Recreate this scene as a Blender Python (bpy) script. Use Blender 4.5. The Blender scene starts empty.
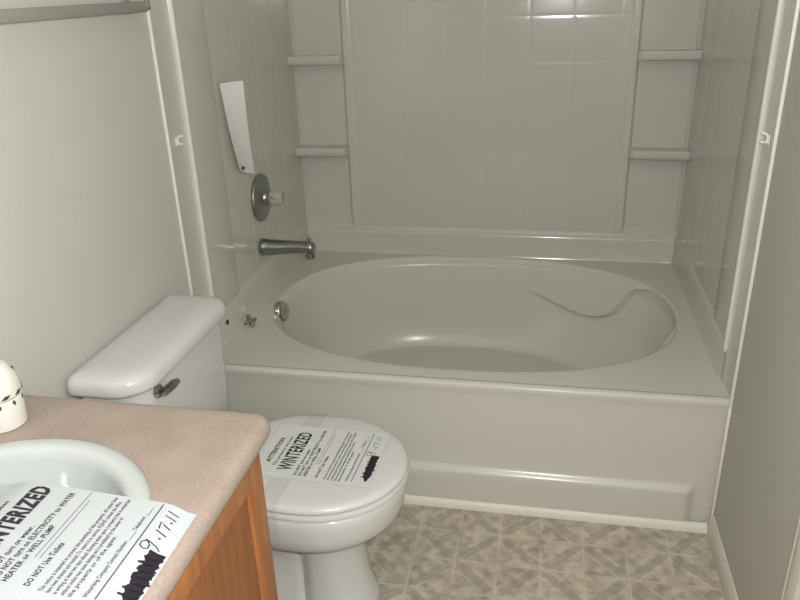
import bpy, bmesh, math, random
from math import sin, cos, pi, radians as R_
from mathutils import Vector, Matrix
random.seed(7)
S = bpy.context.scene
COL = S.collection

# ------------------------------------------------------------------ camera
cam_d = bpy.data.cameras.new('camera')
cam = bpy.data.objects.new('camera', cam_d)
COL.objects.link(cam)
cam_d.sensor_width = 36
cam_d.lens = 738.1132 / 800 * 36
cam_d.clip_start = 0.02
CP = Vector((1.01566, -1.85771, 1.50917))
p_, r_, y_ = 0.4059567, -0.0344461, 0.2046150
F = Vector((-sin(y_) * cos(p_), cos(y_) * cos(p_), -sin(p_)))
r0 = Vector((cos(y_), sin(y_), 0))
u0 = r0.cross(F)
RT = r0 * cos(r_) + u0 * sin(r_)
UP = -r0 * sin(r_) + u0 * cos(r_)
M = Matrix((RT, UP, -F)).transposed().to_4x4()
M.translation = CP
cam.matrix_world = M
S.camera = cam

# ------------------------------------------------------------------ light, exposure
S.view_settings.view_transform = 'Standard'
S.view_settings.look = 'None'
S.view_settings.gamma = 1
S.view_settings.use_curve_mapping = False
S.view_settings.exposure = 0.0
W_ = bpy.data.worlds.new('world')
S.world = W_
W_.use_nodes = True
bg = W_.node_tree.nodes['Background']
bg.inputs[0].default_value = (1.0, 0.99, 0.97, 1)
bg.inputs[1].default_value = 0.06
# the camera's own flash
fl = bpy.data.lights.new('camera_flash', 'POINT')
fl.energy = 78
fl.shadow_soft_size = 0.012
fl.color = (1.0, 0.99, 0.975)
flo = bpy.data.objects.new('camera_flash', fl)
COL.objects.link(flo)
flo.location = CP + RT * 0.065 + UP * 0.05 - F * 0.01

# ------------------------------------------------------------------ materials
def nodes(name):
    m = bpy.data.materials.new(name)
    m.use_nodes = True
    nt = m.node_tree
    return m, nt, nt.nodes['Principled BSDF']

def mat(name, col, rough=0.5, metal=0.0, spec=0.5, var=0.0, vscale=6.0, bump=0.0, bscale=60.0,
        coat=0.0, trans=0.0, alpha=1.0, ior=1.5, det=3.0):
    m, nt, b = nodes(name)
    b.inputs['Base Color'].default_value = (*col, 1)
    b.inputs['Roughness'].default_value = rough
    b.inputs['Metallic'].default_value = metal
    b.inputs['Specular IOR Level'].default_value = spec
    b.inputs['Coat Weight'].default_value = coat
    b.inputs['Coat Roughness'].default_value = 0.08
    b.inputs['Transmission Weight'].default_value = trans
    b.inputs['Alpha'].default_value = alpha
    b.inputs['IOR'].default_value = ior
    tc = nt.nodes.new('ShaderNodeTexCoord')
    if var:
        n = nt.nodes.new('ShaderNodeTexNoise')
        n.inputs['Scale'].default_value = vscale
        n.inputs['Detail'].default_value = det
        nt.links.new(tc.outputs['Object'], n.inputs['Vector'])
        mx = nt.nodes.new('ShaderNodeMix')
        mx.data_type = 'RGBA'
        mx.inputs[6].default_value = (*[c * (1 - var) for c in col], 1)
        mx.inputs[7].default_value = (*[min(1, c * (1 + var)) for c in col], 1)
        nt.links.new(n.outputs['Fac'], mx.inputs[0])
        nt.links.new(mx.outputs[2], b.inputs['Base Color'])
    if bump:
        n2 = nt.nodes.new('ShaderNodeTexNoise')
        n2.inputs['Scale'].default_value = bscale
        n2.inputs['Detail'].default_value = 2
        nt.links.new(tc.outputs['Object'], n2.inputs['Vector'])
        bp = nt.nodes.new('ShaderNodeBump')
        bp.inputs['Strength'].default_value = bump
        bp.inputs['Distance'].default_value = 0.01
        nt.links.new(n2.outputs['Fac'], bp.inputs['Height'])
        nt.links.new(bp.outputs['Normal'], b.inputs['Normal'])
    return m

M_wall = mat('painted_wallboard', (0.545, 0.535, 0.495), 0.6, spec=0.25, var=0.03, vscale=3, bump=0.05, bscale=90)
M_wallr = mat('painted_wallboard_shaded', (0.465, 0.467, 0.415), 0.6, spec=0.2, var=0.03, vscale=3, bump=0.05, bscale=90)  # same wall paint, darkened: the flash's weak grazing light is put into the colour
M_ceil = mat('ceiling_paint', (0.7, 0.69, 0.65), 0.8)
M_sur = mat('surround_acrylic', (0.545, 0.545, 0.487), 0.15, spec=0.42, var=0.02, vscale=2)
M_tub = mat('tub_acrylic', (0.595, 0.585, 0.522), 0.22, spec=0.38, var=0.02, vscale=2)
M_caulk = mat('white_vinyl_trim', (0.76, 0.745, 0.70), 0.4)
M_rib = mat('rib_acrylic', (0.66, 0.655, 0.60), 0.3)
M_base = mat('cream_base_moulding', (0.76, 0.73, 0.65), 0.45, var=0.05, vscale=20)
M_brd = mat('grey_cream_baseboard', (0.58, 0.56, 0.49), 0.5, var=0.05, vscale=20)
M_por = mat('white_porcelain', (0.62, 0.62, 0.605), 0.12, spec=0.55, coat=0.3)
M_seat = mat('white_seat_plastic', (0.63, 0.63, 0.61), 0.22, spec=0.5)
M_sink = mat('sink_porcelain', (0.52, 0.55, 0.55), 0.1, spec=0.55, coat=0.3)
M_chrome = mat('dull_chrome', (0.50, 0.50, 0.47), 0.16, metal=1.0)
M_satin = mat('worn_chrome', (0.33, 0.33, 0.31), 0.3, metal=1.0)
M_bar = mat('satin_grey_bar', (0.30, 0.285, 0.26), 0.5, metal=0.1)
M_dark = mat('dark_metal', (0.05, 0.05, 0.045), 0.4, metal=0.4)
M_black = mat('black_rubber', (0.015, 0.015, 0.015), 0.5)
M_acr = mat('clear_acrylic', (0.72, 0.67, 0.61), 0.12, trans=0.6, ior=1.45)
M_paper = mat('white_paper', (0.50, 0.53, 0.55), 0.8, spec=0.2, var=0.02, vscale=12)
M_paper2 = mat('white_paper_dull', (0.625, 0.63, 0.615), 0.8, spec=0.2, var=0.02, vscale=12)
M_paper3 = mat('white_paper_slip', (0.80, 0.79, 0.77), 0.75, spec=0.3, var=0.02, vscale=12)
M_ink = mat('printing_ink', (0.035, 0.035, 0.04), 0.7, spec=0.2)
M_inkg = mat('thin_printing_ink', (0.07, 0.07, 0.08), 0.7, spec=0.2)
M_mark = mat('marker_ink', (0.018, 0.014, 0.022), 0.45, spec=0.4, var=0.3, vscale=200)
M_pen = mat('pen_ink', (0.035, 0.03, 0.035), 0.6, spec=0.2)
M_tape = mat('clear_plastic_tape', (0.55, 0.57, 0.57), 0.2, alpha=0.15)
M_plast = mat('white_freshener_plastic', (0.72, 0.70, 0.65), 0.35)
M_slot = mat('dark_slot', (0.05, 0.042, 0.03), 0.7)

def mat_counter():
    m, nt, b = nodes('pink_beige_laminate')
    tc = nt.nodes.new('ShaderNodeTexCoord')
    n = nt.nodes.new('ShaderNodeTexNoise')
    n.inputs['Scale'].default_value = 220
    n.inputs['Detail'].default_value = 4
    nt.links.new(tc.outputs['Object'], n.inputs['Vector'])
    n2 = nt.nodes.new('ShaderNodeTexNoise')
    n2.inputs['Scale'].default_value = 14
    nt.links.new(tc.outputs['Object'], n2.inputs['Vector'])
    ad = nt.nodes.new('ShaderNodeMath'); ad.operation = 'MULTIPLY_ADD'
    ad.inputs[1].default_value = 0.6
    nt.links.new(n.outputs['Fac'], ad.inputs[0])
    m2 = nt.nodes.new('ShaderNodeMath'); m2.operation = 'MULTIPLY'; m2.inputs[1].default_value = 0.4
    nt.links.new(n2.outputs['Fac'], m2.inputs[0])
    nt.links.new(m2.outputs[0], ad.inputs[2])
    cr = nt.nodes.new('ShaderNodeValToRGB')
    e = cr.color_ramp.elements
    e[0].position = 0.36; e[0].color = (0.33, 0.262, 0.22, 1)
    e[1].position = 0.62; e[1].color = (0.41, 0.335, 0.287, 1)
    nt.links.new(ad.outputs[0], cr.inputs[0])
    nt.links.new(cr.outputs[0], b.inputs['Base Color'])
    b.inputs['Roughness'].default_value = 0.45
    b.inputs['Specular IOR Level'].default_value = 0.35
    return m
M_counter = mat_counter()

def mat_wood(name, c0, c1):
    m, nt, b = nodes(name)
    tc = nt.nodes.new('ShaderNodeTexCoord')
    mp = nt.nodes.new('ShaderNodeMapping')
    mp.inputs['Scale'].default_value = (10, 34, 2.2)
    nt.links.new(tc.outputs['Object'], mp.inputs['Vector'])
    n = nt.nodes.new('ShaderNodeTexNoise')
    n.inputs['Scale'].default_value = 2.2
    n.inputs['Detail'].default_value = 6
    n.inputs['Distortion'].default_value = 0.8
    nt.links.new(mp.outputs[0], n.inputs['Vector'])
    cr = nt.nodes.new('ShaderNodeValToRGB')
    e = cr.color_ramp.elements
    e[0].position = 0.32; e[0].color = (*c0, 1)
    e[1].position = 0.66; e[1].color = (*c1, 1)
    nt.links.new(n.outputs['Fac'], cr.inputs[0])
    nt.links.new(cr.outputs[0], b.inputs['Base Color'])
    b.inputs['Roughness'].default_value = 0.38
    return m
M_oak = mat_wood('honey_oak', (0.275, 0.096, 0.026), (0.40, 0.155, 0.048))
M_oakp = mat_wood('honey_oak_panel', (0.22, 0.075, 0.022), (0.31, 0.115, 0.036))

def mat_floor():
    """vinyl sheet: square lattice of nodes, dark bars running along its diagonals,
    pale thin lines through the nodes, marbled patches between"""
    m, nt, b = nodes('patterned_vinyl')
    N = nt.nodes.new; Lk = nt.links.new
    def math_(op, a, bb=None, c=None):
        n = N('ShaderNodeMath'); n.operation = op
        for i, v in enumerate((a, bb, c)):
            if v is None: continue
            if isinstance(v, (int, float)): n.inputs[i].default_value = v
            else: Lk(v, n.inputs[i])
        return n.outputs[0]
    tc = N('ShaderNodeTexCoord')
    sp = N('ShaderNodeSeparateXYZ'); Lk(tc.outputs['Object'], sp.inputs[0])
    X = math_('SUBTRACT', sp.outputs[0], 0.931)
    Y = math_('SUBTRACT', sp.outputs[1], -0.115)
    P = 0.238     # node spacing along x and y of the face-centred lattice
    # rotated coordinates: bars lie along x+y and x-y
    a = math_('DIVIDE', math_('ADD', X, Y), P)
    c = math_('DIVIDE', math_('SUBTRACT', X, Y), P)
    def tri(v):   # distance to the nearest integer
        return math_('ABSOLUTE', math_('SUBTRACT', v, math_('ROUND', v)))
    da, dc = tri(a), tri(c)
    bar = math_('MINIMUM', da, dc)
    other = math_('MAXIMUM', da, dc)
    xn = tri(math_('DIVIDE', X, P / 2)); yn = tri(math_('DIVIDE', Y, P / 2))
    nz = N('ShaderNodeTexNoise'); nz.inputs['Scale'].default_value = 34; nz.inputs['Detail'].default_value = 5
    Lk(tc.outputs['Object'], nz.inputs['Vector'])
    nz2 = N('ShaderNodeTexNoise'); nz2.inputs['Scale'].default_value = 9; nz2.inputs['Detail'].default_value = 2
    nz2.inputs['Distortion'].default_value = 1.5
    Lk(tc.outputs['Object'], nz2.inputs['Vector'])
    barw = math_('ADD', bar, math_('MULTIPLY', math_('SUBTRACT', nz.outputs['Fac'], 0.5), 0.11))
    inbar = math_('MULTIPLY', math_('LESS_THAN', barw, 0.085), math_('GREATER_THAN', other, 0.12))
    ln = math_('LESS_THAN', math_('ADD', math_('MINIMUM', xn, yn), math_('MULTIPLY', math_('SUBTRACT', nz.outputs['Fac'], 0.5), 0.06)), 0.024)
    edge = math_('MULTIPLY', math_('GREATER_THAN', barw, 0.085), math_('LESS_THAN', barw, 0.120))
    fade = math_('MINIMUM', math_('MAXIMUM', math_('DIVIDE', math_('SUBTRACT', 0.45, other), 0.18), 0.12), 1.0)
    ln = math_('MAXIMUM', math_('MULTIPLY', math_('MULTIPLY', ln, fade), math_('SUBTRACT', 1.0, inbar)), math_('MULTIPLY', edge, 0.4))
    cr = N('ShaderNodeValToRGB')
    e = cr.color_ramp.elements
    e[0].position = 0.38; e[0].color = (0.335, 0.29, 0.225, 1)
    e[1].position = 0.62; e[1].color = (0.57, 0.51, 0.425, 1)
    mixn = math_('ADD', math_('MULTIPLY', nz.outputs['Fac'], 0.6), math_('MULTIPLY', nz2.outputs['Fac'], 0.4))
    Lk(mixn, cr.inputs[0])
    def mix(f, A, B):
        n = N('ShaderNodeMix'); n.data_type = 'RGBA'
        Lk(f, n.inputs[0])
        if isinstance(A, tuple): n.inputs[6].default_value = A
        else: Lk(A, n.inputs[6])
        if isinstance(B, tuple): n.inputs[7].default_value = B
        else: Lk(B, n.inputs[7])
        return n.outputs[2]
    c1 = mix(math_('MULTIPLY', inbar, 0.5), cr.outputs[0], (0.335, 0.295, 0.235, 1))
    c2 = mix(math_('MULTIPLY', ln, 0.42), c1, (0.66, 0.61, 0.52, 1))
    Lk(c2, b.inputs['Base Color'])
    b.inputs['Roughness'].default_value = 0.55
    b.inputs['Specular IOR Level'].default_value = 0.3
    return m
M_floor = mat_floor()

# ------------------------------------------------------------------ helpers
def worldloc(o):
    v = Vector((0, 0, 0))
    while o is not None:
        v += o.location
        o = o.parent
    return v

def obj(name, bm, m, parent=None, loc=None, ang=38, smooth=True, label=None):
    o0 = worldloc(parent) if parent else Vector((0, 0, 0))
    if loc is not None:
        o0 = Vector(loc)
    bmesh.ops.recalc_face_normals(bm, faces=bm.faces)
    for v in bm.verts:
        v.co -= o0
    me = bpy.data.meshes.new(name)
    bm.to_mesh(me); bm.free()
    if smooth:
        for p in me.polygons: p.use_smooth = True
        me.set_sharp_from_angle(angle=R_(ang))
    me.materials.append(m)
    o = bpy.data.objects.new(name, me)
    COL.objects.link(o)
    if parent: o.parent = parent
    elif loc is not None: o.location = loc
    if label: o['label'] = label
    return o

def empty(name, label, cat, loc, group=None):
    o = bpy.data.objects.new(name, None)
    o.empty_display_size = 0.05
    COL.objects.link(o)
    o.location = loc
    return tag(o, label, cat, group)

def tag(o, label, cat, group=None):
    o['label'] = label; o['category'] = cat
    if group: o['group'] = group
    return o

def struct(name, bm, m, **k):
    o = obj(name, bm, m, **k)
    o['kind'] = 'structure'
    return o

def grid(bm, rows, close_u=False, close_v=False, cap0=False, cap1=False):
    """rows of points -> quads; close_u joins each row's ends; caps fill first/last rows"""
    V = [[bm.verts.new(p) for p in r] for r in rows]
    n = len(rows); k = len(rows[0])
    for i in range(n if close_v else n - 1):
        A, B = V[i], V[(i + 1) % n]
        for j in range(k if close_u else k - 1):
            q = (A[j], A[(j + 1) % k], B[(j + 1) % k], B[j])
            try: bm.faces.new(q)
            except ValueError: pass
    if cap0: bm.faces.new(V[0])
    if cap1: bm.faces.new(V[-1])
    return V

def rbox(bm, x0, x1, y0, y1, z0, z1, bev=0.0, seg=2):
    r = bmesh.ops.create_cube(bm, size=1)
    vs = r['verts']
    for v in vs:
        v.co = Vector(((x0 + x1) / 2 + v.co.x * (x1 - x0), (y0 + y1) / 2 + v.co.y * (y1 - y0), (z0 + z1) / 2 + v.co.z * (z1 - z0)))
    if bev:
        es = {e for v in vs for e in v.link_edges}
        bmesh.ops.bevel(bm, geom=list(es), offset=bev, segments=seg, affect='EDGES', profile=0.5)

def frame_of(d):
    d = Vector(d).normalized()
    a = Vector((0, 0, 1)) if abs(d.z) < 0.9 else Vector((1, 0, 0))
    u = d.cross(a).normalized()
    return d, u, d.cross(u)

def lathe(bm, prof, o, d, n=40, su=1.0, sv=1.0, caps=(True, True), uv=None):
    """prof: (radius, height along d)"""
    d, u, v = frame_of(d)
    if uv: u, v = Vector(uv[0]), Vector(uv[1])
    o = Vector(o)
    rows = [[o + d * h + (u * cos(2 * pi * i / n) * su + v * sin(2 * pi * i / n) * sv) * r for i in range(n)] for r, h in prof]
    grid(bm, rows, close_u=True, cap0=caps[0], cap1=caps[1])

def tube(bm, pts, rad, n=12, flat=1.0):
    pts = [Vector(p) for p in pts]
    if not isinstance(rad, (list, tuple)): rad = [rad] * len(pts)
    rows = []
    u = None
    for i, p in enumerate(pts):
        t = (pts[min(i + 1, len(pts) - 1)] - pts[max(i - 1, 0)]).normalized()
        if u is None: _, u, _ = frame_of(t)
        u = (u - t * u.dot(t)).normalized()
        v = t.cross(u)
        rows.append([p + (u * cos(2 * pi * k / n) + v * sin(2 * pi * k / n) * flat) * rad[i] for k in range(n)])
    grid(bm, rows, close_u=True, cap0=True, cap1=True)

def rrect(x0, x1, y0, y1, r, n=8, inset=0.0):
    """rounded rectangle outline; r = radius or (r at x1y1, x0y1, x0y0, x1y0)"""
    if not isinstance(r, (list, tuple)): r = (r,) * 4
    x0 += inset; x1 -= inset; y0 += inset; y1 -= inset
    out = []
    for k, (sx, sy) in enumerate(((1, 1), (-1, 1), (-1, -1), (1, -1))):
        rr = max(0.0008, r[k] - inset)
        cx = (x1 - rr) if sx > 0 else (x0 + rr)
        cy = (y1 - rr) if sy > 0 else (y0 + rr)
        a0 = k * pi / 2
        for i in range(n + 1):
            a = a0 + pi / 2 * i / n
            out.append((cx + rr * cos(a), cy + rr * sin(a)))
    return out

def slab(bm, x0, x1, y0, y1, r, prof, n=8):
    """loft of a rounded rectangle through (inset, z) rings, capped"""
    rows = [[(x, y, z) for x, y in rrect(x0, x1, y0, y1, r, n, ins)] for ins, z in prof]
    grid(bm, rows, close_u=True, cap0=True, cap1=True)

def ray_poly(c, th, poly):
    dx, dy = cos(th), sin(th)
    best = None
    n = len(poly)
    for i in range(n):
        ax, ay = poly[i][0] - c[0], poly[i][1] - c[1]
        bx, by = poly[(i + 1) % n][0] - c[0], poly[(i + 1) % n][1] - c[1]
        ex, ey = bx - ax, by - ay
        den = dx * ey - dy * ex
        if abs(den) < 1e-12: continue
        t = (ax * ey - ay * ex) / den
        s = (ax * dy - ay * dx) / den
        if t > 0 and -1e-9 <= s <= 1 + 1e-9:
            if best is None or t > best: best = t
    return (c[0] + dx * best, c[1] + dy * best)

def smooth(a, b, x):
    t = max(0.0, min(1.0, (x - a) / (b - a)))
    return t * t * (3 - 2 * t)

L, W, H = 1.538, 1.08, 0.44

# ------------------------------------------------------------------ room shell
REAR, CEIL = -2.7, 2.42
bm = bmesh.new(); rbox(bm, -0.12, L + 0.12, REAR, W + 0.14, -0.1, 0.0)
struct('floor', bm, M_floor)
bm = bmesh.new(); rbox(bm, -0.12, 0.0, REAR, W + 0.14, 0.0, CEIL)
struct('wall_left', bm, M_wall)
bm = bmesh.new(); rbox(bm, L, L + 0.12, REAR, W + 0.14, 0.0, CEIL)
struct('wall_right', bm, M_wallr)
bm = bmesh.new(); rbox(bm, 0.0, L, W + 0.055, W + 0.14, 0.0, CEIL)
struct('wall_back', bm, M_wall)
bm = bmesh.new(); rbox(bm, -0.12, L + 0.12, REAR, W + 0.14, CEIL, CEIL + 0.1)
struct('ceiling', bm, M_ceil)

def sweep_y(bm, prof, y0, y1):
    """closed (x, z) outline swept along y"""
    grid(bm, [[(x, y, z) for x, z in prof] for y in (y0, y1)], close_u=True, cap0=True, cap1=True)
bm = bmesh.new()
xr = L
prof = [(xr, 0), (xr - 0.013, 0), (xr - 0.0135, 0.006), (xr - 0.013, 0.034), (xr - 0.011, 0.040), (xr - 0.011, 0.044),
        (xr - 0.008, 0.050), (xr - 0.006, 0.058), (xr - 0.003, 0.062), (xr, 0.063)]
sweep_y(bm, prof, -0.585, -0.012)
struct('baseboard_right', bm, M_brd, ang=25)
bm = bmesh.new()
prof = [(0, 0), (0.013, 0), (0.013, 0.04), (0.010, 0.05), (0.005, 0.06), (0, 0.063)]
sweep_y(bm, prof, -0.86, -0.002)
struct('baseboard_left', bm, M_brd, ang=25)
# door casing on the right wall, near the camera
bm = bmesh.new()
prof = [(0.0, -0.587), (-0.010, -0.588), (-0.013, -0.594), (-0.013, -0.600), (-0.010, -0.603), (-0.015, -0.612),
        (-0.017, -0.622), (-0.016, -0.640), (-0.012, -0.650), (0.0, -0.652)]
grid(bm, [[(L + a, b_, z) for a, b_ in prof] for z in (0.0, 2.06)], close_u=True, cap0=True, cap1=True)
struct('trim_1', bm, M_brd, ang=25)
# quarter round along the foot of the tub
bm = bmesh.new()
q = [(0.004, 0.0)] + [(-0.013 * cos(a) , 0.026 * sin(a)) for a in [i * pi / 12 for i in range(7)]] + [(0.004, 0.026)]
grid(bm, [[(x, a - 0.001, z) for a, z in q] for x in (0.014, L - 0.013)], close_u=True, cap0=True, cap1=True)
struct('trim_2', bm, M_base)

# caulk strips between the apron and the side walls
for nm, xa, xb in (('trim_3', 0.0005, 0.009), ('trim_4', L - 0.009, L - 0.0005)):
    bm = bmesh.new(); rbox(bm, xa, xb, -0.0105, -0.0035, 0.027, H - 0.0125, 0.002)
    struct(nm, bm, M_base)

# ------------------------------------------------------------------ bathtub
tub = empty('bathtub', 'bone coloured garden tub with an oval basin and moulded apron in the alcove', 'bathtub', (L / 2, W / 2, 0))
OC = (0.767, 0.567)           # oval centre
OA, OB, ON = 0.706, 0.489, 2.35
def oval(th, k=1.0):
    c, s = cos(th), sin(th)
    r = (abs(c / OA) ** ON + abs(s / OB) ** ON) ** (-1 / ON)
    return OC[0] + c * r * k, OC[1] + s * r * k
def lerp_tab(t, tab):
    if t <= tab[0][0]: return tab[0][1]
    for (a, va), (b, vb) in zip(tab, tab[1:]):
        if t <= b: return va + (vb - va) * (t - a) / (b - a)
    return tab[-1][1]
# depth at which the carved backrest begins, by angle (degrees)
CARVE = [(-60, .10), (-40, .055), (-29, .030), (-21, .026), (-15, .020), (-8, .013), (0, .010), (8, .010), (17, .010), (21, .012), (24, .022), (25.4, .04), (26.4, .06), (27.6, .092), (29.4, .13), (31.6, .154), (35.4, .173), (40.3, .178), (46.7, .171), (52.4, .156), (60.9, .129), (70, .105)]
FLOORZ = 0.075
def basin_ring(th, s):
    """s 0 at the lip .. 1 at the floor's edge; returns (k, z)"""
    deg = math.degrees(th)
    if deg > 180: deg -= 360
    # how far in the wall runs by the time it reaches the floor
    right = smooth(0.2, 1.0, cos(th)); left = smooth(0.2, 1.0, -cos(th)); side = 1 - right - left
    kin = 0.70 * right + 0.80 * left + 0.745 * side
    depth = (H - FLOORZ)
    d = s * depth
    t = d / depth
    k = 1 - (1 - kin) * (0.10 * min(1, t / 0.04) + 0.90 * (t if t < 0.8 else t + (t - 0.8) ** 2 * 4.0) / 0.96)
    if t < 0.06:
        k = 1 - (1 - kin) * 0.16 * (t / 0.06) ** 1.6
    else:
        k = 1 - (1 - kin) * (0.16 + 0.56 * (t - 0.06) / 0.94 + 0.28 * (1 - math.sqrt(max(0.0, 1 - max(0.0, (t - 0.66) / 0.34) ** 2))))
    dc = lerp_tab(deg, CARVE)
    wgt = smooth(72, 44, deg) * smooth(-14, 2, deg)
    if wgt > 0:
        k += wgt * 0.06 * smooth(dc - 0.003, dc + 0.012, d) * (1 - smooth(0.5, 1.0, t))
        k = min(k, 0.997)
    return k, H - d
def rect_pt(th):
    return ray_poly(OC, th, [(0.001, 0.02), (L - 0.001, 0.02), (L - 0.001, W + 0.012), (0.001, W + 0.012)])
ths = sorted([2 * pi * i / 420 for i in range(420)] + [R_(19.0 + 0.22 * i + 0.031) for i in range(80)])
for cx, cy in ((.001, .02), (L - .001, .02), (L - .001, W + .012), (.001, W + .012)):
    a = math.atan2(cy - OC[1], cx - OC[0]) % (2 * pi)
    j = min(range(len(ths)), key=lambda q_: abs(ths[q_] - a))
    ths[j] = a
bm = bmesh.new()
rows = []
rows.append([(*rect_pt(t), H + 0.002) for t in ths])
def mixp(t, f, z):
    a, b = rect_pt(t), oval(t, 1.0)
    return (a[0] + (b[0] - a[0]) * f, a[1] + (b[1] - a[1]) * f, z)
rows.append([mixp(t, 0.5, H + 0.002) for t in ths])
for k_, z_ in ((1.016, H + 0.002), (1.008, H + 0.0018), (1.003, H + 0.001)):
    rows.append([(*oval(t, k_), z_) for t in ths])
NS = 90
for i in range(NS + 1):
    s = 1 - (1 - i / NS) ** 1.6
    row = []
    for t in ths:
        k, z = basin_ring(t, s)
        row.append((*oval(t, k), z))
    rows.append(row)
for f in (0.93, 0.8, 0.55, 0.25):
    row = []
    for t in ths:
        k, z = basin_ring(t, 1.0)
        row.append((*oval(t, k * f), FLOORZ - 0.012 * (1 - f)))
    rows.append(row)
grid(bm, rows, close_u=True, cap1=True)
# apron, front edge rolled over, lower panel standing proud with rounded ends
xs = [0.001, 0.02, 0.04, 0.05, 0.06, 0.07, 0.09] + [0.12 + 0.1 * i for i in range(13)] + [1.42, 1.44, 1.452, 1.457, 1.462, 1.467, 1.472, 1.477, 1.482, 1.487, 1.495, 1.508, L - 0.001]
prof = []
for i in range(7):
    a = pi / 2 * i / 6
    prof.append((0.02 - 0.018 - 0.0 + 0.018 * (1 - sin(a)) - 0.002, H + 0.002 - 0.009 + 0.009 * cos(a), 0))
prof += [(0.0005, 0.424, 0), (0.003, 0.414, 0), (0.006, 0.40, 0), (0.009, 0.36, 0), (0.012, 0.30, 0), (0.014, 0.20, 0)]
for i in range(9):
    a = i / 8
    prof.append((0.014, 0.150 - 0.026 * a, smooth(0, 1, a)))
prof += [(0.014, 0.10, 1), (0.014, 0.05, 1), (0.014, 0.0, 1)]
rows = []
for y, z, st in prof:
    row = []
    for x in xs:
        # rounded upper corners of the proud panel
        e = smooth(1.486, 1.452, x) * smooth(0.045, 0.07, x)
        row.append((x, y - 0.016 * st * e, z))
    rows.append(row)
grid(bm, rows)
bmesh.ops.remove_doubles(bm, verts=bm.verts, dist=0.0002)
obj('tub_shell', bm, M_tub, tub, ang=60)
# overflow plate on the tap end of the basin
bm = bmesh.new()
kz, zz = basin_ring(pi, 0.12)
ox, oy = oval(pi - 0.02, kz)
dvec = Vector((0.94, -0.12, 0.22)).normalized()
lathe(bm, [(0.036, -0.012), (0.0375, 0.004), (0.036, 0.008), (0.030, 0.012), (0.014, 0.014), (0.003, 0.0145)], Vector((0.0980, 0.4530, 0.4292)), dvec, 36)
ovf = obj('overflow_plate', bm, M_chrome, tub, label='round chrome overflow plate')
bm = bmesh.new()
oc = Vector((0.0980, 0.4530, 0.4292)) + dvec * 0.013
lathe(bm, [(0.006, 0), (0.006, 0.004), (0.004, 0.006)], oc, dvec, 16)
obj('screw', bm, M_satin, ovf)

# ------------------------------------------------------------------ surround
sur = empty('tub_surround', 'bone acrylic shower wall surround with moulded tile grid and corner shelves above the tub', 'shower surround', (L / 2, W / 2, H))
def axis_steps(a, b, gs, g):
    """coordinates from a to b with a v-groove at every g in gs -> list of (coordinate, groove 0..1)"""
    out = [(a, 0.0)]
    for q_ in gs:
        if a + 2.3 * g < q_ < b - 2.3 * g:
            for f, dd in ((-2.2, 0), (-1, 0.06), (-0.4, 0.7), (0, 1), (0.4, 0.7), (1, 0.06), (2.2, 0)):
                out.append((q_ + f * g, dd))
    out.append((b, 0.0))
    return out
def panel(bm, us, vs, fn, depth):
    rows = []
    for v, dv in vs:
        rows.append([fn(u, v, depth * max(du, dv)) for u, du in us])
    grid(bm, rows)
TOP = 2.02
PITCH = 0.163
# back panel: tiled centre, plain border, lower ledge
bm = bmesh.new()
TX0, TX1 = 0.222, 1.312
cz0 = 0.556
us = axis_steps(TX0 + 0.022, TX1 - 0.022, [0.278 + PITCH * i for i in range(8)], 0.0062)
vs = axis_steps(cz0, TOP, [1.218 + PITCH * i for i in range(-4, 6)], 0.0062)
WY = W + 0.010
panel(bm, us, vs, lambda u, v, d: (u, WY + d, v), 0.00045)
# border frame of the centre field (raised 4 mm)
def strip(bm, pts, ext):
    """outline points extruded along vector"""
    e = Vector(ext)
    grid(bm, [[Vector(p) for p in pts], [Vector(p) + e for p in pts]])
fy = W + 0.006
for xa, xb, xo in ((TX0 + 0.022, TX0 + 0.014, TX0), (TX1 - 0.022, TX1 - 0.014, TX1)):
    strip(bm, [(xa, WY, cz0), (xb, fy, cz0), (xo, fy, cz0), (xo, W + 0.006, cz0)], (0, 0, TOP - cz0))
# lower band: runs the whole width and stands out as a ledge
band = [(WY, cz0 + 0.002), (W + 0.004, cz0 - 0.004), (W + 0.002, 0.545), (W + 0.001, 0.543), (W - 0.004, 0.540), (W - 0.008, 0.534), (W - 0.009, 0.525), (W - 0.0095, 0.50), (W - 0.010, H + 0.012), (W - 0.014, H + 0.002), (W + 0.05, H + 0.002)]
grid(bm, [[(x, y, z) for y, z in band] for x in (0.0, L)])
bp_ = obj('back_panel', bm, M_sur, sur, ang=50)
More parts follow.
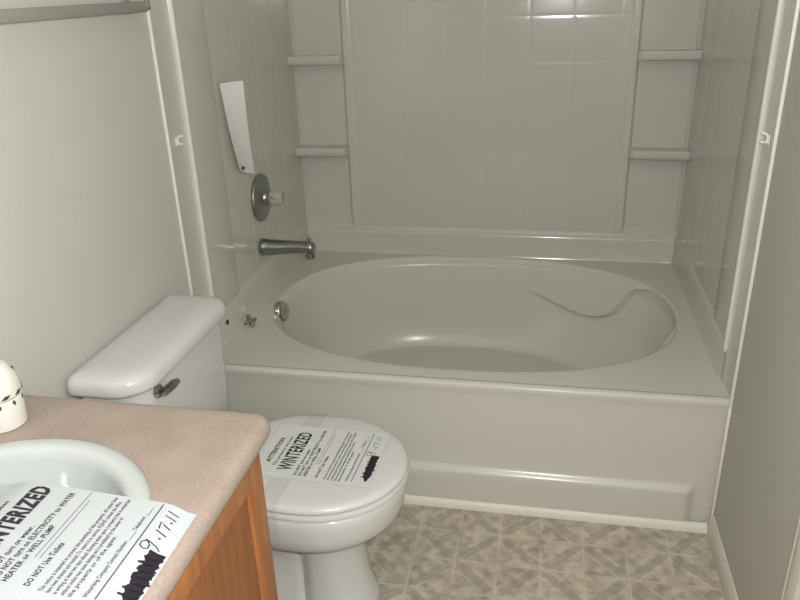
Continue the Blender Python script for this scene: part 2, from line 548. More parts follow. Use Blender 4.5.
# corner towers: recessed niches closed by shelves
def tower(x0, x1, inner):
    """x0..x1 niche span, inner = which side faces the centre"""
    bm = bmesh.new()
    ny = W + 0.020
    grid(bm, [[(x, y, z) for x, y in ((x0, W + 0.006), (x0 + 0.004, ny - 0.006), (x0 + 0.010, ny), (x1 - 0.010, ny), (x1 - 0.004, ny - 0.006), (x1, W + 0.006))] for z in (0.53, TOP)])
    for ax, bx in ((x0 - 0.010, x0), (x1, x1 + 0.010)):
        grid(bm, [[(ax, W + 0.006, z), (bx, W + 0.006, z)] for z in (0.56, TOP)])
    # foot slope of the lowest niche
    grid(bm, [[(x, y, z) for x in (x0, x1)] for y, z in ((W + 0.020, 0.578), (W + 0.016, 0.570), (W + 0.002, 0.556), (W - 0.004, 0.548), (W - 0.006, 0.535))])
    t = obj('corner_tower', bm, M_sur, sur, ang=28)
    for z in (0.899, 1.256, 1.613):
        bm = bmesh.new()
        h = 0.034
        # rounded shelf nose; the end towards the centre turns round
        nose = []
        for i in range(7):
            a = pi / 2 * i / 6
            nose.append((W - 0.062 + 0.005 * (1 - sin(a)), z - 0.003 + 0.005 * cos(a)))
        prof = [(W + 0.05, z)] + nose + [(W - 0.061, z - h + 0.006), (W - 0.056, z - h + 0.002), (W + 0.05, z - h - 0.004)]
        r = 0.024
        stx = []
        for i in range(6):
            a = pi / 2 * i / 5
            stx.append((r * (1 - sin(a)), r * (1 - cos(a))))     # (distance from end, setback)
        rows = []
        if inner == 'right':
            xs_ = [(x0 - 0.002, 0.0)] + [(x1 - e, b) for e, b in stx[:0:-1]] + [(x1, r)]
            xs_ = [(x0 - 0.002, 0.0)] + [(x1 + 0.002 - r + r * sin(a), r * (1 - cos(a))) for a in [pi / 2 * i / 6 for i in range(7)]]
        else:
            xs_ = [(x0 - 0.002 + r - r * sin(a), r * (1 - cos(a))) for a in [pi / 2 * i / 6 for i in range(6, -1, -1)]] + [(x1 + 0.002, 0.0)]
        for x, b in xs_:
            rows.append([(x, y + b if y < W + 0.02 else y, zz_) for y, zz_ in prof])
        grid(bm, rows, close_u=True, cap0=True, cap1=True)
        obj('shelf', bm, M_sur, sur, ang=50)
tower(0.006, 0.212, 'right')
tower(1.322, L - 0.006, 'left')

# side panels: tiled field set back, smooth front flange, rounded rib, lower band
def side(flip):
    bm = bmesh.new()
    X = (lambda d: d) if not flip else (lambda d: L - d)
    f0 = 0.31
    T = 0.003                                          # flange thickness off the wall
    us = axis_steps(f0 + 0.012, W + 0.01, [0.497 + 0.183 * i for i in range(-1, 4)], 0.005)
    vs = [(0.56, 0.0), (TOP, 0.0)]
    panel(bm, us, vs, lambda u, v, d: (X(T - d), u, v), 0.0012)
    rows = []
    rib = []
    for i in range(9):
        a = pi * i / 8
        rib.append((0.105 - 0.008 * cos(a), T + 0.004 + 0.007 * sin(a)))
    sec = [(-0.004, 0.0), (-0.004, 0.004), (0.0, T), (0.07, T), (0.094, T + 0.002)] + rib + [(0.117, T + 0.003), (0.14, T + 0.005), (f0 - 0.006, T + 0.005), (f0 + 0.012, T)]
    zr = [H + 0.002, 0.50, 0.525, 0.545, 0.552, 0.56, 0.575, TOP]
    for z in zr:
        e = smooth(0.548, 0.575, z)
        row = []
        for y, d in sec:
            if d > T + 0.0051: d = T + 0.004 + (d - T - 0.004) * e
            row.append((X(d), y, z))
        rows.append(row)
    grid(bm, rows)
    # lower band along the tub rim
    band = [(T, 0.562), (T + 0.003, 0.556), (T + 0.006, 0.552), (T + 0.008, 0.543), (T + 0.009, 0.50), (T + 0.010, H + 0.012), (T + 0.013, H + 0.002), (0, H + 0.002)]
    ys = [(0.128, 0.0), (0.150, 1.0), (W + 0.01, 1.0)]
    grid(bm, [[(X(T + 0.004 + (d - T - 0.004) * s if d > T + 0.004 else d), y, z) for d, z in band] for y, s in ys])
    sp_ = obj('side_panel', bm, M_sur, sur, ang=50)
    # vinyl strip closing the panel against the wall
    bm = bmesh.new()
    rbox(bm, min(X(0.0005), X(0.009)), max(X(0.0005), X(0.009)), -0.0105, -0.0035, H - 0.012, TOP, 0.002)
    obj('edge_strip', bm, M_caulk, sp_, label='thin white edge strip along the wall')
    if not flip:
        bm = bmesh.new()
        lathe(bm, [(0.008, 0), (0.008, 0.003), (0.004, 0.005)], (T + 0.011, 0.178, 0.507), (1, 0, 0.1), 14)
        obj('screw', bm, M_dark, sp_)
    bm = bmesh.new()
    tube(bm, [(X(T + 0.007), 0.105, 0.536), (X(T + 0.0085), 0.105, 0.541), (X(T + 0.0085), 0.105, 0.55), (X(T + 0.0085), 0.105, TOP)], [0.003, 0.006, 0.0068, 0.0068], 14)
    obj('rib', bm, M_rib, sp_, label='pale rounded vertical rib')
side(False)
side(True)

# tie-back hooks on the flanges
def hook(x, y, z, sx, label):
    t = empty('curtain_hook', label, 'curtain hook', (x, y, z), 'curtain tie-back hooks on the surround')
    bm = bmesh.new()
    rbox(bm, min(x, x + sx * 0.004), max(x, x + sx * 0.004), y - 0.007, y + 0.007, z - 0.012, z + 0.012, 0.0012)
    obj('hook_base', bm, M_caulk, t)
    bm = bmesh.new()
    pts = []
    for i in range(15):
        a = -2.2 + 4.2 * i / 14
        pts.append((x + sx * (0.014 - 0.011 * cos(a)), y + 0.002 + 0.010 * (i / 14 - 0.5), z + 0.011 * sin(a) + 0.003))
    pts = [(x + sx * 0.003, y - 0.004, z - 0.006)] + pts
    tube(bm, pts, 0.003, 10)
    obj('hook_arm', bm, M_caulk, t)
hook(0.0035, 0.040, 1.124, 1, 'small white plastic curtain hook on the left edge of the shower surround')
hook(L - 0.0035, 0.046, 1.137, -1, 'small white plastic curtain hook on the right edge of the shower surround')

# ------------------------------------------------------------------ tap fittings
t = empty('shower_valve', 'round dull chrome shower valve plate with a clear knob on the left surround panel', 'shower valve', (0.011, 0.592, 0.812))
bm = bmesh.new()
vc = (0.0065, 0.592, 0.812)
lathe(bm, [(0.086, 0.0), (0.0865, 0.004), (0.084, 0.008), (0.07, 0.012), (0.045, 0.0165), (0.030, 0.020), (0.026, 0.026), (0.0255, 0.034), (0.020, 0.036), (0.003, 0.036)], vc, (1, 0, 0), 56)
obj('valve_plate', bm, M_satin, t)
bm = bmesh.new()
n = 48
prof = [(0.012, 0.034), (0.022, 0.036), (0.0255, 0.042), (0.0265, 0.06), (0.0255, 0.078), (0.022, 0.084), (0.004, 0.085)]
rows = [[(vc[0] + h, vc[1] + (r - 0.0016 * (k % 4 == 0) * (r > .02)) * cos(2 * pi * k / n), vc[2] + (r - 0.0016 * (k % 4 == 0) * (r > .02)) * sin(2 * pi * k / n)) for k in range(n)] for r, h in prof]
grid(bm, rows, close_u=True, cap0=True, cap1=True)
obj('knob', bm, M_acr, t, label='clear acrylic knob with a warm tint')
bm = bmesh.new()
lathe(bm, [(0.007, 0.034), (0.007, 0.05), (0.003, 0.052)], vc, (1, 0, 0), 14)
obj('stem', bm, M_dark, t)

t = empty('tub_spout', 'long tapered chrome tub spout on the left surround panel below the valve', 'tub spout', (0.007, 0.553, 0.636))
bm = bmesh.new()
sy, sz = 0.553, 0.637
rows = []
for x, r, dz, fl_ in [(0.0065, 0.029, 0, 1), (0.010, 0.032, 0, 1), (0.018, 0.032, 0, 1), (0.022, 0.030, 0, 1), (0.06, 0.0275, 0.001, 1), (0.11, 0.0245, 0.003, 1), (0.15, 0.0225, 0.004, 1),
                      (0.176, 0.022, 0.004, 1), (0.182, 0.023, 0.0035, 1.05), (0.196, 0.0235, 0.002, 1.1), (0.204, 0.021, 0.001, 1.1), (0.207, 0.014, 0, 1.1)]:
    rows.append([(x, sy + r * cos(2 * pi * k / 32), sz + dz + r * fl_ * sin(2 * pi * k / 32)) for k in range(32)])
grid(bm, rows, close_u=True, cap0=True, cap1=True)
obj('spout_body', bm, M_satin, t, ang=50)
bm = bmesh.new()
lathe(bm, [(0.0145, 0.004), (0.0165, -0.016), (0.0165, -0.036), (0.013, -0.037)], (0.190, sy, sz), (0, 0, 1), 24)
obj('outlet', bm, M_satin, t)
bm = bmesh.new()
lathe(bm, [(0.003, 0.015), (0.003, 0.032), (0.0065, 0.034), (0.0075, 0.039), (0.0055, 0.044), (0.001, 0.045)], (0.190, sy, sz), (0, 0, 1), 18)
obj('diverter_knob', bm, M_satin, t)

# small lobed knob lying on the tub deck
bm = bmesh.new()
kc = Vector((0.0435, 0.2944, 0.4480))
rows = []
kd, ku, kv = frame_of((0.62, -0.45, 0.64))
ko = Vector((kc.x, kc.y, H + 0.019))
for rr, h in ((0.55, -0.008), (0.95, -0.006), (1.0, 0.0), (0.92, 0.006), (0.5, 0.009), (0.1, 0.009)):
    rows.append([ko + kd * h + (ku * cos(a) + kv * sin(a)) * rr * (0.0165 + 0.0085 * cos(4 * a)) for a in [2 * pi * k / 64 for k in range(64)]])
grid(bm, rows, close_u=True, cap0=True, cap1=True)
kn = obj('cross_knob', bm, mat('tarnished_metal', (0.20, 0.195, 0.17), 0.4, metal=0.4), loc=(kc.x, kc.y, H + 0.002))
tag(kn, 'small dark four-lobed metal knob lying on the tub deck beside the overflow', 'tap knob')

# folded paper standing off the wall above the valve
bm = bmesh.new()
TL, TR = Vector((0.0260, 0.3190, 1.2429)), Vector((0.0720, 0.3929, 1.2423))
BL, BR = Vector((0.0240, 0.4025, 0.9544)), Vector((0.0160, 0.5407, 0.9106))
nr, nc = 16, 6
def sheet(off):
    out = []
    for i in range(nr + 1):
        f = i / nr
        a = TL.lerp(BL, f); b = TR.lerp(BR, f)
        row = []
        for j in range(nc + 1):
            g = j / nc
            p = a.lerp(b, g)
            nrm = (b - a).cross(BL - TL).normalized()
            p = p + nrm * (0.006 * sin(pi * g) + off + 0.004 * sin(pi * f))
            row.append(p)
        out.append(row)
    return out
grid(bm, sheet(0.0)); grid(bm, [r[::-1] for r in sheet(0.0012)])
A_, B_ = sheet(0.0), sheet(0.0012)
for ra, rb in ((A_[0], B_[0]), (A_[-1], B_[-1]), ([r[0] for r in A_], [r[0] for r in B_]), ([r[-1] for r in A_], [r[-1] for r in B_])):
    grid(bm, [ra, rb])
bmesh.ops.remove_doubles(bm, verts=bm.verts, dist=0.00005)
tg = obj('paper_tag', bm, M_paper3, loc=tuple(BL.lerp(BR, .5)), ang=60)
tag(tg, 'narrow folded white paper slip tucked upright behind the shower valve plate', 'paper slip')
bm = bmesh.new()
dp = Vector((0.0270, 0.4203, 0.9603))
lathe(bm, [(0.0055, -0.003), (0.006, 0.002), (0.004, 0.005), (0.001, 0.006)], dp, (CP - dp), 16)
obj('fastener', bm, M_black, tg, label='black fastener')

# ------------------------------------------------------------------ towel bar
t = empty('towel_bar', 'dull grey metal towel bar on the left wall above the toilet tank', 'towel bar', (0, -0.40, 1.479))
bm = bmesh.new(); rbox(bm, 0.040, 0.052, -0.74, -0.088, 1.464, 1.488, 0.003)
obj('bar', bm, M_bar, t)
for yc in (-0.105, -0.715):
    bm = bmesh.new()
    rbox(bm, 0.0005, 0.008, yc - 0.014, yc + 0.014, 1.462, 1.498, 0.003)
    rbox(bm, 0.004, 0.050, yc - 0.007, yc + 0.007, 1.471, 1.488, 0.002)
    b_ = obj('bracket', bm, M_bar, t)
    bm = bmesh.new()
    lathe(bm, [(0.0035, 0), (0.0035, -0.009), (0.002, -0.010)], (0.012, yc, 1.471), (0, 0, 1), 12)
    obj('set_screw', bm, M_black, b_)
bm = bmesh.new(); rbox(bm, 0.042, 0.056, -0.089, -0.083, 1.467, 1.492, 0.002)
obj('end_cap', bm, M_chrome, t, label='bright chrome end cap')

# ------------------------------------------------------------------ toilet
TY = -0.400
toi = empty('toilet', 'white porcelain toilet with closed lid between the vanity and the tub', 'toilet', (0.35, TY, 0))
ty0, ty1 = -0.634, -0.138
# tank
bm = bmesh.new()
slab(bm, 0.022, 0.176, ty0 + 0.024, ty1 - 0.024, (0.045, 0.02, 0.02, 0.06),
     [(0.030, 0.385), (0.014, 0.39), (0.008, 0.40), (0.004, 0.50), (0.0, 0.64), (0.0, 0.702)])
obj('tank', bm, M_por, toi)
bm = bmesh.new()
slab(bm, 0.004, 0.194, ty0, ty1, (0.060, 0.03, 0.03, 0.085),
     [(0.020, 0.7025), (0.006, 0.703), (0.001, 0.708), (0.0, 0.714), (0.001, 0.728), (0.005, 0.738), (0.013, 0.745), (0.028, 0.7495), (0.06, 0.7515)], n=10)
obj('tank_lid', bm, M_por, toi, ang=60)
# flush lever
bm = bmesh.new()
lathe(bm, [(0.017, 0.0), (0.017, 0.005), (0.012, 0.009), (0.006, 0.010), (0.006, 0.018)], (0.176, -0.543, 0.680), (1, 0, 0), 22)
lv = obj('flush_lever', bm, M_chrome, toi, label='chrome flush lever')
bm = bmesh.new()
tube(bm, [(0.194, -0.562, 0.680), (0.196, -0.551, 0.6805), (0.197, -0.522, 0.680), (0.196, -0.494, 0.678), (0.195, -0.483, 0.677)], [0.006, 0.012, 0.0135, 0.012, 0.006], 14, flat=0.55)
obj('lever_arm', bm, M_satin, lv)

def egg(xb, xf, hw, n=64, p=2.15, cx=None):
    """plan of the bowl: round front at xf, squarer back at xb"""
    cx = cx if cx is not None else xf - hw * 1.12
    out = []
    for k in range(n):
        a = 2 * pi * k / n
        c, s = cos(a), sin(a)
        ax = (xf - cx) if c >= 0 else (cx - xb)
        e = 2.0 if c >= 0 else 2.7
        r = (abs(c) ** e + abs(s) ** e) ** (-1 / e)
        out.append((cx + ax * c * r, TY + hw * s * r))
    return out
def loft(bm, rings, cap0=True, cap1=True):
    grid(bm, [[(x, y, z) for x, y in egg(*a)] for a, z in [((r[0], r[1], r[2]), r[3]) for r in rings]], close_u=True, cap0=cap0, cap1=cap1)
# bowl and pedestal, one shell
bm = bmesh.new()
loft(bm, [(0.43, 0.628, 0.100, 0.0), (0.43, 0.626, 0.098, 0.02), (0.432, 0.612, 0.091, 0.05), (0.435, 0.602, 0.087, 0.10), (0.435, 0.596, 0.086, 0.16),
          (0.43, 0.596, 0.089, 0.215), (0.42, 0.600, 0.097, 0.245), (0.36, 0.618, 0.120, 0.270), (0.27, 0.664, 0.160, 0.280), (0.25, 0.690, 0.179, 0.291), (0.243, 0.702, 0.190, 0.310),
          (0.242, 0.708, 0.194, 0.334), (0.242, 0.711, 0.196, 0.365), (0.242, 0.711, 0.196, 0.380), (0.243, 0.707, 0.193, 0.388), (0.25, 0.695, 0.18, 0.392), (0.28, 0.66, 0.14, 0.393)])
# rear trapway housing and tank shelf
slab(bm, 0.06, 0.47, TY - 0.082, TY + 0.082, (0.05, 0.03, 0.03, 0.05), [(0.0, 0.0), (0.0, 0.03), (0.012, 0.05), (0.022, 0.14), (0.022, 0.19), (0.008, 0.215), (0.004, 0.235), (0.004, 0.285)])
slab(bm, 0.03, 0.33, TY - 0.105, TY + 0.105, 0.04, [(0.05, 0.20), (0.02, 0.26), (0.005, 0.33), (0.0, 0.36), (0.002, 0.382), (0.010, 0.386)])
obj('bowl', bm, M_por, toi, ang=60)
# seat ring and lid
def plate(bm, xb, xf, hw, prof):
    rows = []
    for ins, z in prof:
        rows.append([(x, y, z) for x, y in egg(xb + ins, xf - ins, hw - ins)])
    grid(bm, rows, close_u=True, cap0=True, cap1=True)
bm = bmesh.new()
plate(bm, 0.262, 0.719, 0.2005, [(0.02, 0.3935), (0.006, 0.394), (0.001, 0.398), (0.0, 0.403), (0.002, 0.408), (0.008, 0.411), (0.02, 0.4115)])
obj('seat', bm, M_seat, toi)
bm = bmesh.new()
plate(bm, 0.262, 0.717, 0.1995, [(0.02, 0.412), (0.007, 0.4125), (0.001, 0.416), (0.0, 0.420), (0.002, 0.426), (0.008, 0.4305), (0.018, 0.4325), (0.04, 0.4335), (0.08, 0.434)])
obj('lid', bm, M_seat, toi, ang=60)
for s in (-1, 1):
    bm = bmesh.new()
    rbox(bm, 0.236, 0.272, TY + s * 0.075 - 0.022, TY + s * 0.075 + 0.022, 0.386, 0.420, 0.006, 3)
    obj('hinge', bm, M_seat, toi)
bm = bmesh.new()
lathe(bm, [(0.016, 0.0), (0.016, 0.004), (0.013, 0.014), (0.006, 0.020), (0.001, 0.021)], (0.34, TY - 0.100, 0.03), (0, 0, 1), 20)
obj('bolt_cap', bm, M_seat, toi)

# ------------------------------------------------------------------ vanity
CT, CX1, CY1 = 0.81, 0.556, -0.785
SC, SA, SB = (0.250, -1.175), 0.240, 0.246      # sink oval
CY0 = -1.86
van = empty('vanity_cabinet', 'honey oak vanity cabinet with framed doors under the beige countertop', 'cabinet', (0.28, (CY0 + CY1) / 2, 0))
vx, vy1, vy0, vz = 0.546, -0.846, CY0 + 0.05, CT - 0.039
bm = bmesh.new()
rbox(bm, 0.0, vx - 0.038, vy1 - 0.016, vy1, 0.0, vz)               # end panels
rbox(bm, 0.0, vx - 0.038, vy0, vy0 + 0.016, 0.0, vz)
rbox(bm, 0.0, vx - 0.038, vy0 + 0.016, vy1 - 0.016, 0.09, 0.106)   # bottom
rbox(bm, 0.43, 0.446, vy0 + 0.016, vy1 - 0.016, 0.0, 0.09)         # toe kick
obj('body', bm, M_oakp, van, smooth=False)
# face frame
bm = bmesh.new()
fx0, fx1 = vx - 0.038, vx - 0.019
ymid = (vy0 + vy1) / 2
for a, b in ((vy1 - 0.045, vy1), (ymid - 0.022, ymid + 0.022), (vy0, vy0 + 0.045)):
    rbox(bm, fx0, fx1, a, b, 0.09, vz, 0.0015)
for z0, z1 in ((0.09, 0.13), (vz - 0.045, vz)):
    rbox(bm, fx0, fx1 - 0.0004, vy0 + 0.04, vy1 - 0.04, z0, z1, 0.001)
obj('face_frame', bm, M_oak, van)
def door(ya, yb):
    z0, z1 = 0.115, vz - 0.003
    x0, x1 = vx - 0.0185, vx
    fw = 0.056
    def rect(ins):
        return [(ya + ins, z0 + ins), (yb - ins, z0 + ins), (yb - ins, z1 - ins), (ya + ins, z1 - ins)]
    bm = bmesh.new()
    rings = [(0.0, x0), (0.0, x1 - 0.006), (0.0015, x1 - 0.002), (0.005, x1), (fw - 0.014, x1), (fw - 0.006, x1 - 0.003), (fw, x1 - 0.010)]
    grid(bm, [[(x, y, z) for y, z in rect(i)] for i, x in rings], close_u=True, cap0=True)
    d = obj('door', bm, M_oak, van, ang=30)
    bm = bmesh.new()
    rings = [(fw - 0.004, x0 + 0.002), (fw - 0.004, x1 - 0.0095), (fw + 0.02, x1 - 0.0095)]
    grid(bm, [[(x, y, z) for y, z in rect(i)] for i, x in rings], close_u=True, cap0=True, cap1=True)
    obj('door_panel', bm, M_oakp, d, ang=30)
    bm = bmesh.new()
    lathe(bm, [(0.006, 0), (0.006, 0.012), (0.015, 0.02), (0.015, 0.026), (0.006, 0.03)], (x1, ya + 0.028 if yb > ymid else yb - 0.028, 0.62), (1, 0, 0), 20)
    obj('knob', bm, M_satin, d)
door(ymid + 0.004, vy1 + 0.002)
door(vy0 - 0.002, ymid - 0.004)

# countertop with sink cut-out
ths2 = [2 * pi * i / 160 for i in range(160)]
def crect(ins):
    return rrect(0.001, CX1, CY0, CY1, (0.034, 0.002, 0.002, 0.03), 10, ins)
crn = [math.atan2(y - SC[1], x - SC[0]) % (2 * pi) for x, y in crect(0)]
ths2 = sorted(set([round(t_, 5) for t_ in ths2 + crn]))
bm = bmesh.new()
rows = []
def ell(t_, k): return (SC[0] + SA * k * cos(t_), SC[1] + SB * k * sin(t_))
rows.append([(*ell(t_, 0.93), CT - 0.03) for t_ in ths2])
rows.append([(*ell(t_, 0.93), CT) for t_ in ths2])
for ins, z in ((0.040, CT), (0.020, CT), (0.012, CT - 0.0015), (0.006, CT - 0.005), (0.0015, CT - 0.012), (0.0, CT - 0.020), (0.0, CT - 0.028), (0.003, CT - 0.035), (0.010, CT - 0.0385), (0.03, CT - 0.0385)):
    rows.append([(*ray_poly(SC, t_, crect(ins)), z) for t_ in ths2])
rows.append([(*ell(t_, 0.94), CT - 0.0385) for t_ in ths2])
grid(bm, rows, close_u=True, close_v=True)
ct = obj('countertop', bm, M_counter, loc=(0.28, -1.3, CT - 0.046), ang=50)
tag(ct, 'pinkish beige laminate countertop with a rounded front edge on the vanity', 'countertop')
# sink
bm = bmesh.new()
pr = [(0.94, -0.004), (1.0, 0.0005), (1.0, 0.004), (0.985, 0.0085), (0.955, 0.0115), (0.91, 0.0115), (0.875, 0.009), (0.85, 0.002), (0.835, -0.012), (0.80, -0.05), (0.74, -0.085), (0.62, -0.115), (0.45, -0.133), (0.22, -0.142), (0.10, -0.145)]
rows = [[(*ell(2 * pi * i / 96, k), CT + z) for i in range(96)] for k, z in pr]
grid(bm, rows, close_u=True, cap1=True)
sk = empty('sink', 'white oval drop-in sink partly covered by the printed notice', 'sink', (SC[0], SC[1], CT))
obj('basin', bm, M_sink, sk, ang=60)
bm = bmesh.new()
lathe(bm, [(0.022, -0.1445), (0.022, -0.141), (0.017, -0.140), (0.004, -0.143)], (SC[0], SC[1], CT), (0, 0, 1), 28)
obj('drain', bm, M_chrome, sk)

# slotted white container at the back corner of the counter
ac = Vector((0.1116, -0.9157, 0.8100)) + Vector((-0.022, 0.022, 0))
ac.z = CT
af = empty('air_freshener', 'small white plastic domed container with dark slots beside the sink', 'air freshener', (ac.x, ac.y, CT))
bm = bmesh.new()
lathe(bm, [(0.034, 0.0), (0.037, 0.002), (0.038, 0.008), (0.039, 0.03), (0.0395, 0.056), (0.0385, 0.058), (0.030, 0.0585)], ac, (0, 0, 1), 48)
obj('base', bm, M_plast, af)
bm = bmesh.new()
lathe(bm, [(0.031, 0.058), (0.033, 0.0605)], ac, (0, 0, 1), 40)
obj('gap_ring', bm, M_slot, af, label='dark seam')
bm = bmesh.new()
lathe(bm, [(0.034, 0.0605), (0.0398, 0.061), (0.0405, 0.064), (0.0402, 0.078), (0.038, 0.092), (0.033, 0.105), (0.0315, 0.107), (0.031, 0.109), (0.027, 0.116), (0.018, 0.122), (0.008, 0.1245), (0.001, 0.125)], ac, (0, 0, 1), 48)
cap = obj('cap', bm, M_plast, af)
def slot(a, r, z, w, h, tilt):
    bm = bmesh.new()
    d = Vector((cos(a), sin(a), 0)); tt = Vector((-sin(a), cos(a), 0)); up = Vector((0, 0, 1))
    o = ac + d * r + up * z
    c, s = cos(tilt), sin(tilt)
    pts = []
    for e, f in ((-w, 0), (0, h), (w, 0), (0, -h)):
        pts.append(o + tt * (e * c - f * s) + up * (e * s + f * c))
    grid(bm, [[p - d * 0.004 for p in pts], [p + d * 0.0012 for p in pts]], close_u=True, cap0=True, cap1=True)
    obj('vent_slot', bm, M_slot, cap, smooth=False)
# the four vents one can see from the front
for k in range(10):
    a = 2 * pi * k / 10
    slot(a + 0.1, 0.0400, 0.066, 0.0085, 0.0035, 0.3)
    slot(a + 0.4, 0.0388, 0.051, 0.0032, 0.006, 0.2)
    if k % 2: slot(a, 0.0335, 0.1035, 0.003, 0.006, 0.5)

# ------------------------------------------------------------------ printed notices
def text_mesh(body, size, bold=0.0, sx=1.0, align='LEFT', shear=0.0):
    cu = bpy.data.curves.new('txt', 'FONT')
    cu.body = body; cu.size = size; cu.align_x = align; cu.offset = bold; cu.shear = shear
    cu.resolution_u = 2; cu.space_character = 1.0 + 2.2 * bold / size
    o = bpy.data.objects.new('txt', cu)
    COL.objects.link(o)
    dg = bpy.context.evaluated_depsgraph_get(); dg.update()
    me = bpy.data.meshes.new_from_object(o.evaluated_get(dg))
    pts = [(v.co.x * sx, v.co.y) for v in me.vertices]
    fs = [tuple(p.vertices) for p in me.polygons]
    bpy.data.objects.remove(o); bpy.data.curves.remove(cu); bpy.data.meshes.remove(me)
    return pts, fs

class Page:
    """u 0..1 along a line of print, v 0..1 down the page"""
    def __init__(self, o, eu, ev, w, h, zf):
        self.o, self.eu, self.ev, self.w, self.h, self.zf = Vector(o), Vector(eu), Vector(ev), w, h, zf
    def at(self, u, v, lift=0.0):
        p = self.o + self.eu * (u * self.w) + self.ev * (v * self.h)
        return Vector((p.x, p.y, self.zf(u, v) + lift))
    def sheet(self, bm, u_lo, n=28, k=20, th=0.0004):
        top = [[self.at(u_lo + (1 - u_lo) * i / k, j / n, th) for i in range(k + 1)] for j in range(n + 1)]
        bot = [[self.at(u_lo + (1 - u_lo) * i / k, j / n, 0) for i in range(k + 1)] for j in range(n + 1)]
        grid(bm, top); grid(bm, bot)
        for a, b in ((top[0], bot[0]), (top[-1], bot[-1]), ([r[0] for r in top], [r[0] for r in bot]), ([r[-1] for r in top], [r[-1] for r in bot])):
            grid(bm, [a, b])
        bmesh.ops.remove_doubles(bm, verts=bm.verts, dist=0.00001)
    def text(self, bm, body, u0, u1, v, cap, bold=0.0, lift=0.0008, shear=0.0):
        """fit body between u0 and u1, baseline at v + cap/2, capital height cap (page fraction of h)"""
        hh = cap * self.h
        size = hh / 0.70
        pts, fs = text_mesh(body, size, bold * size, 1.0, 'LEFT', shear)
        x0 = min(p[0] for p in pts); x1 = max(p[0] for p in pts)
        f = (u1 - u0) * self.w / (x1 - x0)
        vs = [bm.verts.new(self.at(u0 + (x - x0) * f / self.w, v + cap / 2 - y / self.h, lift)) for x, y in pts]
        for q_ in fs:
            try: bm.faces.new([vs[i] for i in q_])
            except ValueError: pass
    def rule(self, bm, u0, u1, v, th, lift=0.0008, n=12):
        grid(bm, [[self.at(u0 + (u1 - u0) * i / n, v - th / 2, lift) for i in range(n + 1)], [self.at(u0 + (u1 - u0) * i / n, v + th / 2, lift) for i in range(n + 1)]])
    def stroke(self, bm, pts, th, lift=0.0009):
        # a pen line of even width through page points
        P = [(u * self.w, v * self.h) for u, v in pts]
        a, b = [], []
        for i, (x, y) in enumerate(P):
            x0, y0 = P[max(i - 1, 0)]; x1, y1 = P[min(i + 1, len(P) - 1)]
            l = math.hypot(x1 - x0, y1 - y0) or 1
            nx, ny = -(y1 - y0) / l * th * self.h / 2, (x1 - x0) / l * th * self.h / 2
            a.append(self.at((x + nx) / self.w, (y + ny) / self.h, lift)); b.append(self.at((x - nx) / self.w, (y - ny) / self.h, lift))
        grid(bm, [a, b])
    def blob(self, bm, pts, lift):
        bm.faces.new([bm.verts.new(self.at(u, v, lift)) for u, v in pts])

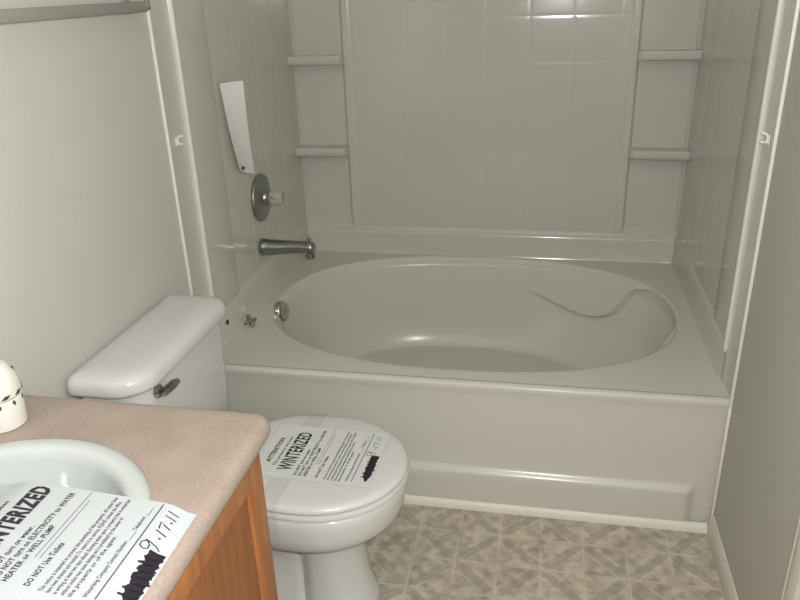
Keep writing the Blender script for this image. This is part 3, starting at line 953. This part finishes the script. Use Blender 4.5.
def notice(pg, name, label, loc, m, u_lo=0.0, cap=0.088, tu=(0.13, 0.87), bold=0.05):
    bm = bmesh.new(); pg.sheet(bm, u_lo)
    root = obj(name, bm, m, loc=loc, ang=60)
    tag(root, label, 'notice', 'winterizing notices')
    bm = bmesh.new()
    pg.text(bm, 'WINTERIZED', tu[0], tu[1], 0.262, cap, bold=bold)
    obj('printed_title', bm, M_ink, root, smooth=False)
    bm = bmesh.new()
    pg.text(bm, 'ATTENTION', 0.25, 0.72, 0.090, 0.040, bold=0.035)
    pg.text(bm, 'This property has been', 0.20, 0.76, 0.158, 0.026, bold=0.02)
    obj('printed_heading', bm, M_ink, root, smooth=False)
    bm = bmesh.new()
    pg.text(bm, 'DO NOT turn on water.', 0.07, 0.56, 0.375, 0.026, bold=0.03)
    pg.text(bm, 'DO NOT turn on ELECTRICITY to WATER', 0.07, 0.95, 0.418, 0.026, bold=0.03)
    pg.text(bm, 'HEATER or WELL PUMP', 0.07, 0.60, 0.461, 0.026, bold=0.03)
    obj('printed_text', bm, M_ink, root, smooth=False)
    bm = bmesh.new()
    pg.text(bm, 'DO NOT Use Toilets', 0.07, 0.46, 0.560, 0.026, bold=0.03)
    obj('printed_text', bm, M_ink, root, smooth=False)
    bm = bmesh.new()
    pg.rule(bm, 0.30, 0.98, 0.500, 0.003)
    pg.rule(bm, 0.30, 0.90, 0.522, 0.003)
    for i, (s, u1) in enumerate((('This notice is intended to protect the plumbing of this property. All water lines', 0.97),
                                 ('have been drained and treated. To return it to service, PLEASE contact the office', 0.93),
                                 ('in writing at least two days ahead. Running water upon a property that is winterized', 0.97),
                                 ('without notice may cause damage and is prohibited by the owner of', 0.78),
                                 ('the property or of the agent.', 0.60))):
        pg.text(bm, s, 0.05, u1, 0.628 + 0.031 * i, 0.019, bold=0.025)
    pg.text(bm, 'Winterizing Company Contact Number: ______ Telephone: ______', 0.07, 0.93, 0.810, 0.019, bold=0.025)
    pg.rule(bm, 0.07, 0.98, 0.855, 0.0062)
    obj('small_print', bm, M_inkg, root, smooth=False)
    bm = bmesh.new()
    pg.stroke(bm, [(0.625, 0.890), (0.60, 0.872), (0.565, 0.876), (0.550, 0.893), (0.565, 0.908), (0.595, 0.908), (0.620, 0.893), (0.628, 0.882), (0.622, 0.905), (0.605, 0.935), (0.580, 0.952)], 0.0056)
    pg.stroke(bm, [(0.672, 0.925), (0.684, 0.924)], 0.010)
    pg.stroke(bm, [(0.715, 0.942), (0.735, 0.895)], 0.0062)
    pg.stroke(bm, [(0.755, 0.900), (0.815, 0.893), (0.795, 0.918), (0.782, 0.942)], 0.0062)
    pg.stroke(bm, [(0.838, 0.930), (0.850, 0.929)], 0.010)
    pg.stroke(bm, [(0.872, 0.942), (0.885, 0.892)], 0.0054)
    pg.stroke(bm, [(0.918, 0.942), (0.932, 0.890)], 0.0054)
    obj('handwritten_date', bm, M_pen, root, smooth=False)
    bm = bmesh.new()
    rng = random.Random(3)
    # a signature blacked out by overlapping marker strokes
    top = []; bot = []
    n = 26
    for i in range(n + 1):
        u = 0.10 + 0.46 * i / n
        c = 0.962 - 0.004 * i / n
        hw = 0.030 * smooth(0.08, 0.2, u) + 0.006
        top.append((u + rng.uniform(-.008, .008), c - hw - rng.uniform(-0.004, 0.009)))
        bot.append((u + rng.uniform(-.008, .008), c + hw * 0.8 + rng.uniform(-0.006, 0.006)))
    grid(bm, [[pg.at(u, v, 0.0010) for u, v in top], [pg.at(a[0] * .5 + b[0] * .5, a[1] * .5 + b[1] * .5, 0.0010) for a, b in zip(top, bot)], [pg.at(u, v, 0.0010) for u, v in bot]])
    for i in range(7):
        u = 0.16 + 0.055 * i
        a = rng.uniform(-.01, .01)
        pg.blob(bm, [(u, 0.918 + a), (u + 0.016, 0.914 + a), (u + 0.035, 0.99 + a), (u + 0.018, 0.994 + a)], 0.00115)
    obj('marker_scribble', bm, M_mark, root, smooth=False)
    return root

pt = Page((0.345, -0.495, 0), (0.05, 1, 0), (1, -0.03, 0), 0.222, 0.296, lambda u, v: 0.4352)
notice(pt, 'toilet_notice', 'white printed winterizing notice lying on the closed toilet lid', (0.5, -0.375, 0.4352), M_paper2, 0.0, 0.118, (0.14, 0.87), 0.028)
def zc(u, v):
    x = 0.199 + v * 0.345
    return CT + 0.0005 + 0.0122 * (1 - smooth(0.86, 0.985, v)) - 0.016 * smooth(0.195, 0.0, v)
far1 = Vector((0.5418, -1.0739, 0.8100))
ev = Vector((0.9976, -0.07, 0)).normalized()
eu = Vector((-0.01, 1.0, 0)).normalized()
Wc = 0.20; Hc = 0.343
o_ = far1 - ev * Hc - eu * Wc
pc = Page((o_.x, o_.y, 0), eu, ev, Wc, Hc, zc)
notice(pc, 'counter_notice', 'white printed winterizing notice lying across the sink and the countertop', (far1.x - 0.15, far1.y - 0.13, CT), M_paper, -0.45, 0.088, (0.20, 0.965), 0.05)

# clear tape strapped over the lid
bm = bmesh.new()
w = 0.05
mid = [(TY + 0.188, 0.424)]
path = []
for yy, zz_ in [(TY + 0.201, 0.395), (TY + 0.201, 0.420), (TY + 0.196, 0.4305), (TY + 0.182, 0.4342), (TY + 0.10, 0.4346), (TY, 0.4346), (TY - 0.10, 0.4346), (TY - 0.182, 0.4342), (TY - 0.196, 0.4305), (TY - 0.2015, 0.420), (TY - 0.202, 0.40), (TY - 0.200, 0.37), (TY - 0.197, 0.33), (TY - 0.192, 0.30), (TY - 0.180, 0.274), (TY - 0.166, 0.258)]:
    path.append((yy, zz_))
grid(bm, [[(x + 0.02 * (yy - TY), yy, zz_) for x in (0.405, 0.418, 0.431, 0.444, 0.456)] for yy, zz_ in path])
tp = obj('tape_strip', bm, M_tape, loc=(0.43, TY, 0.4362))
tag(tp, 'strip of clear tape strapped over the toilet lid and down the bowl', 'tape')
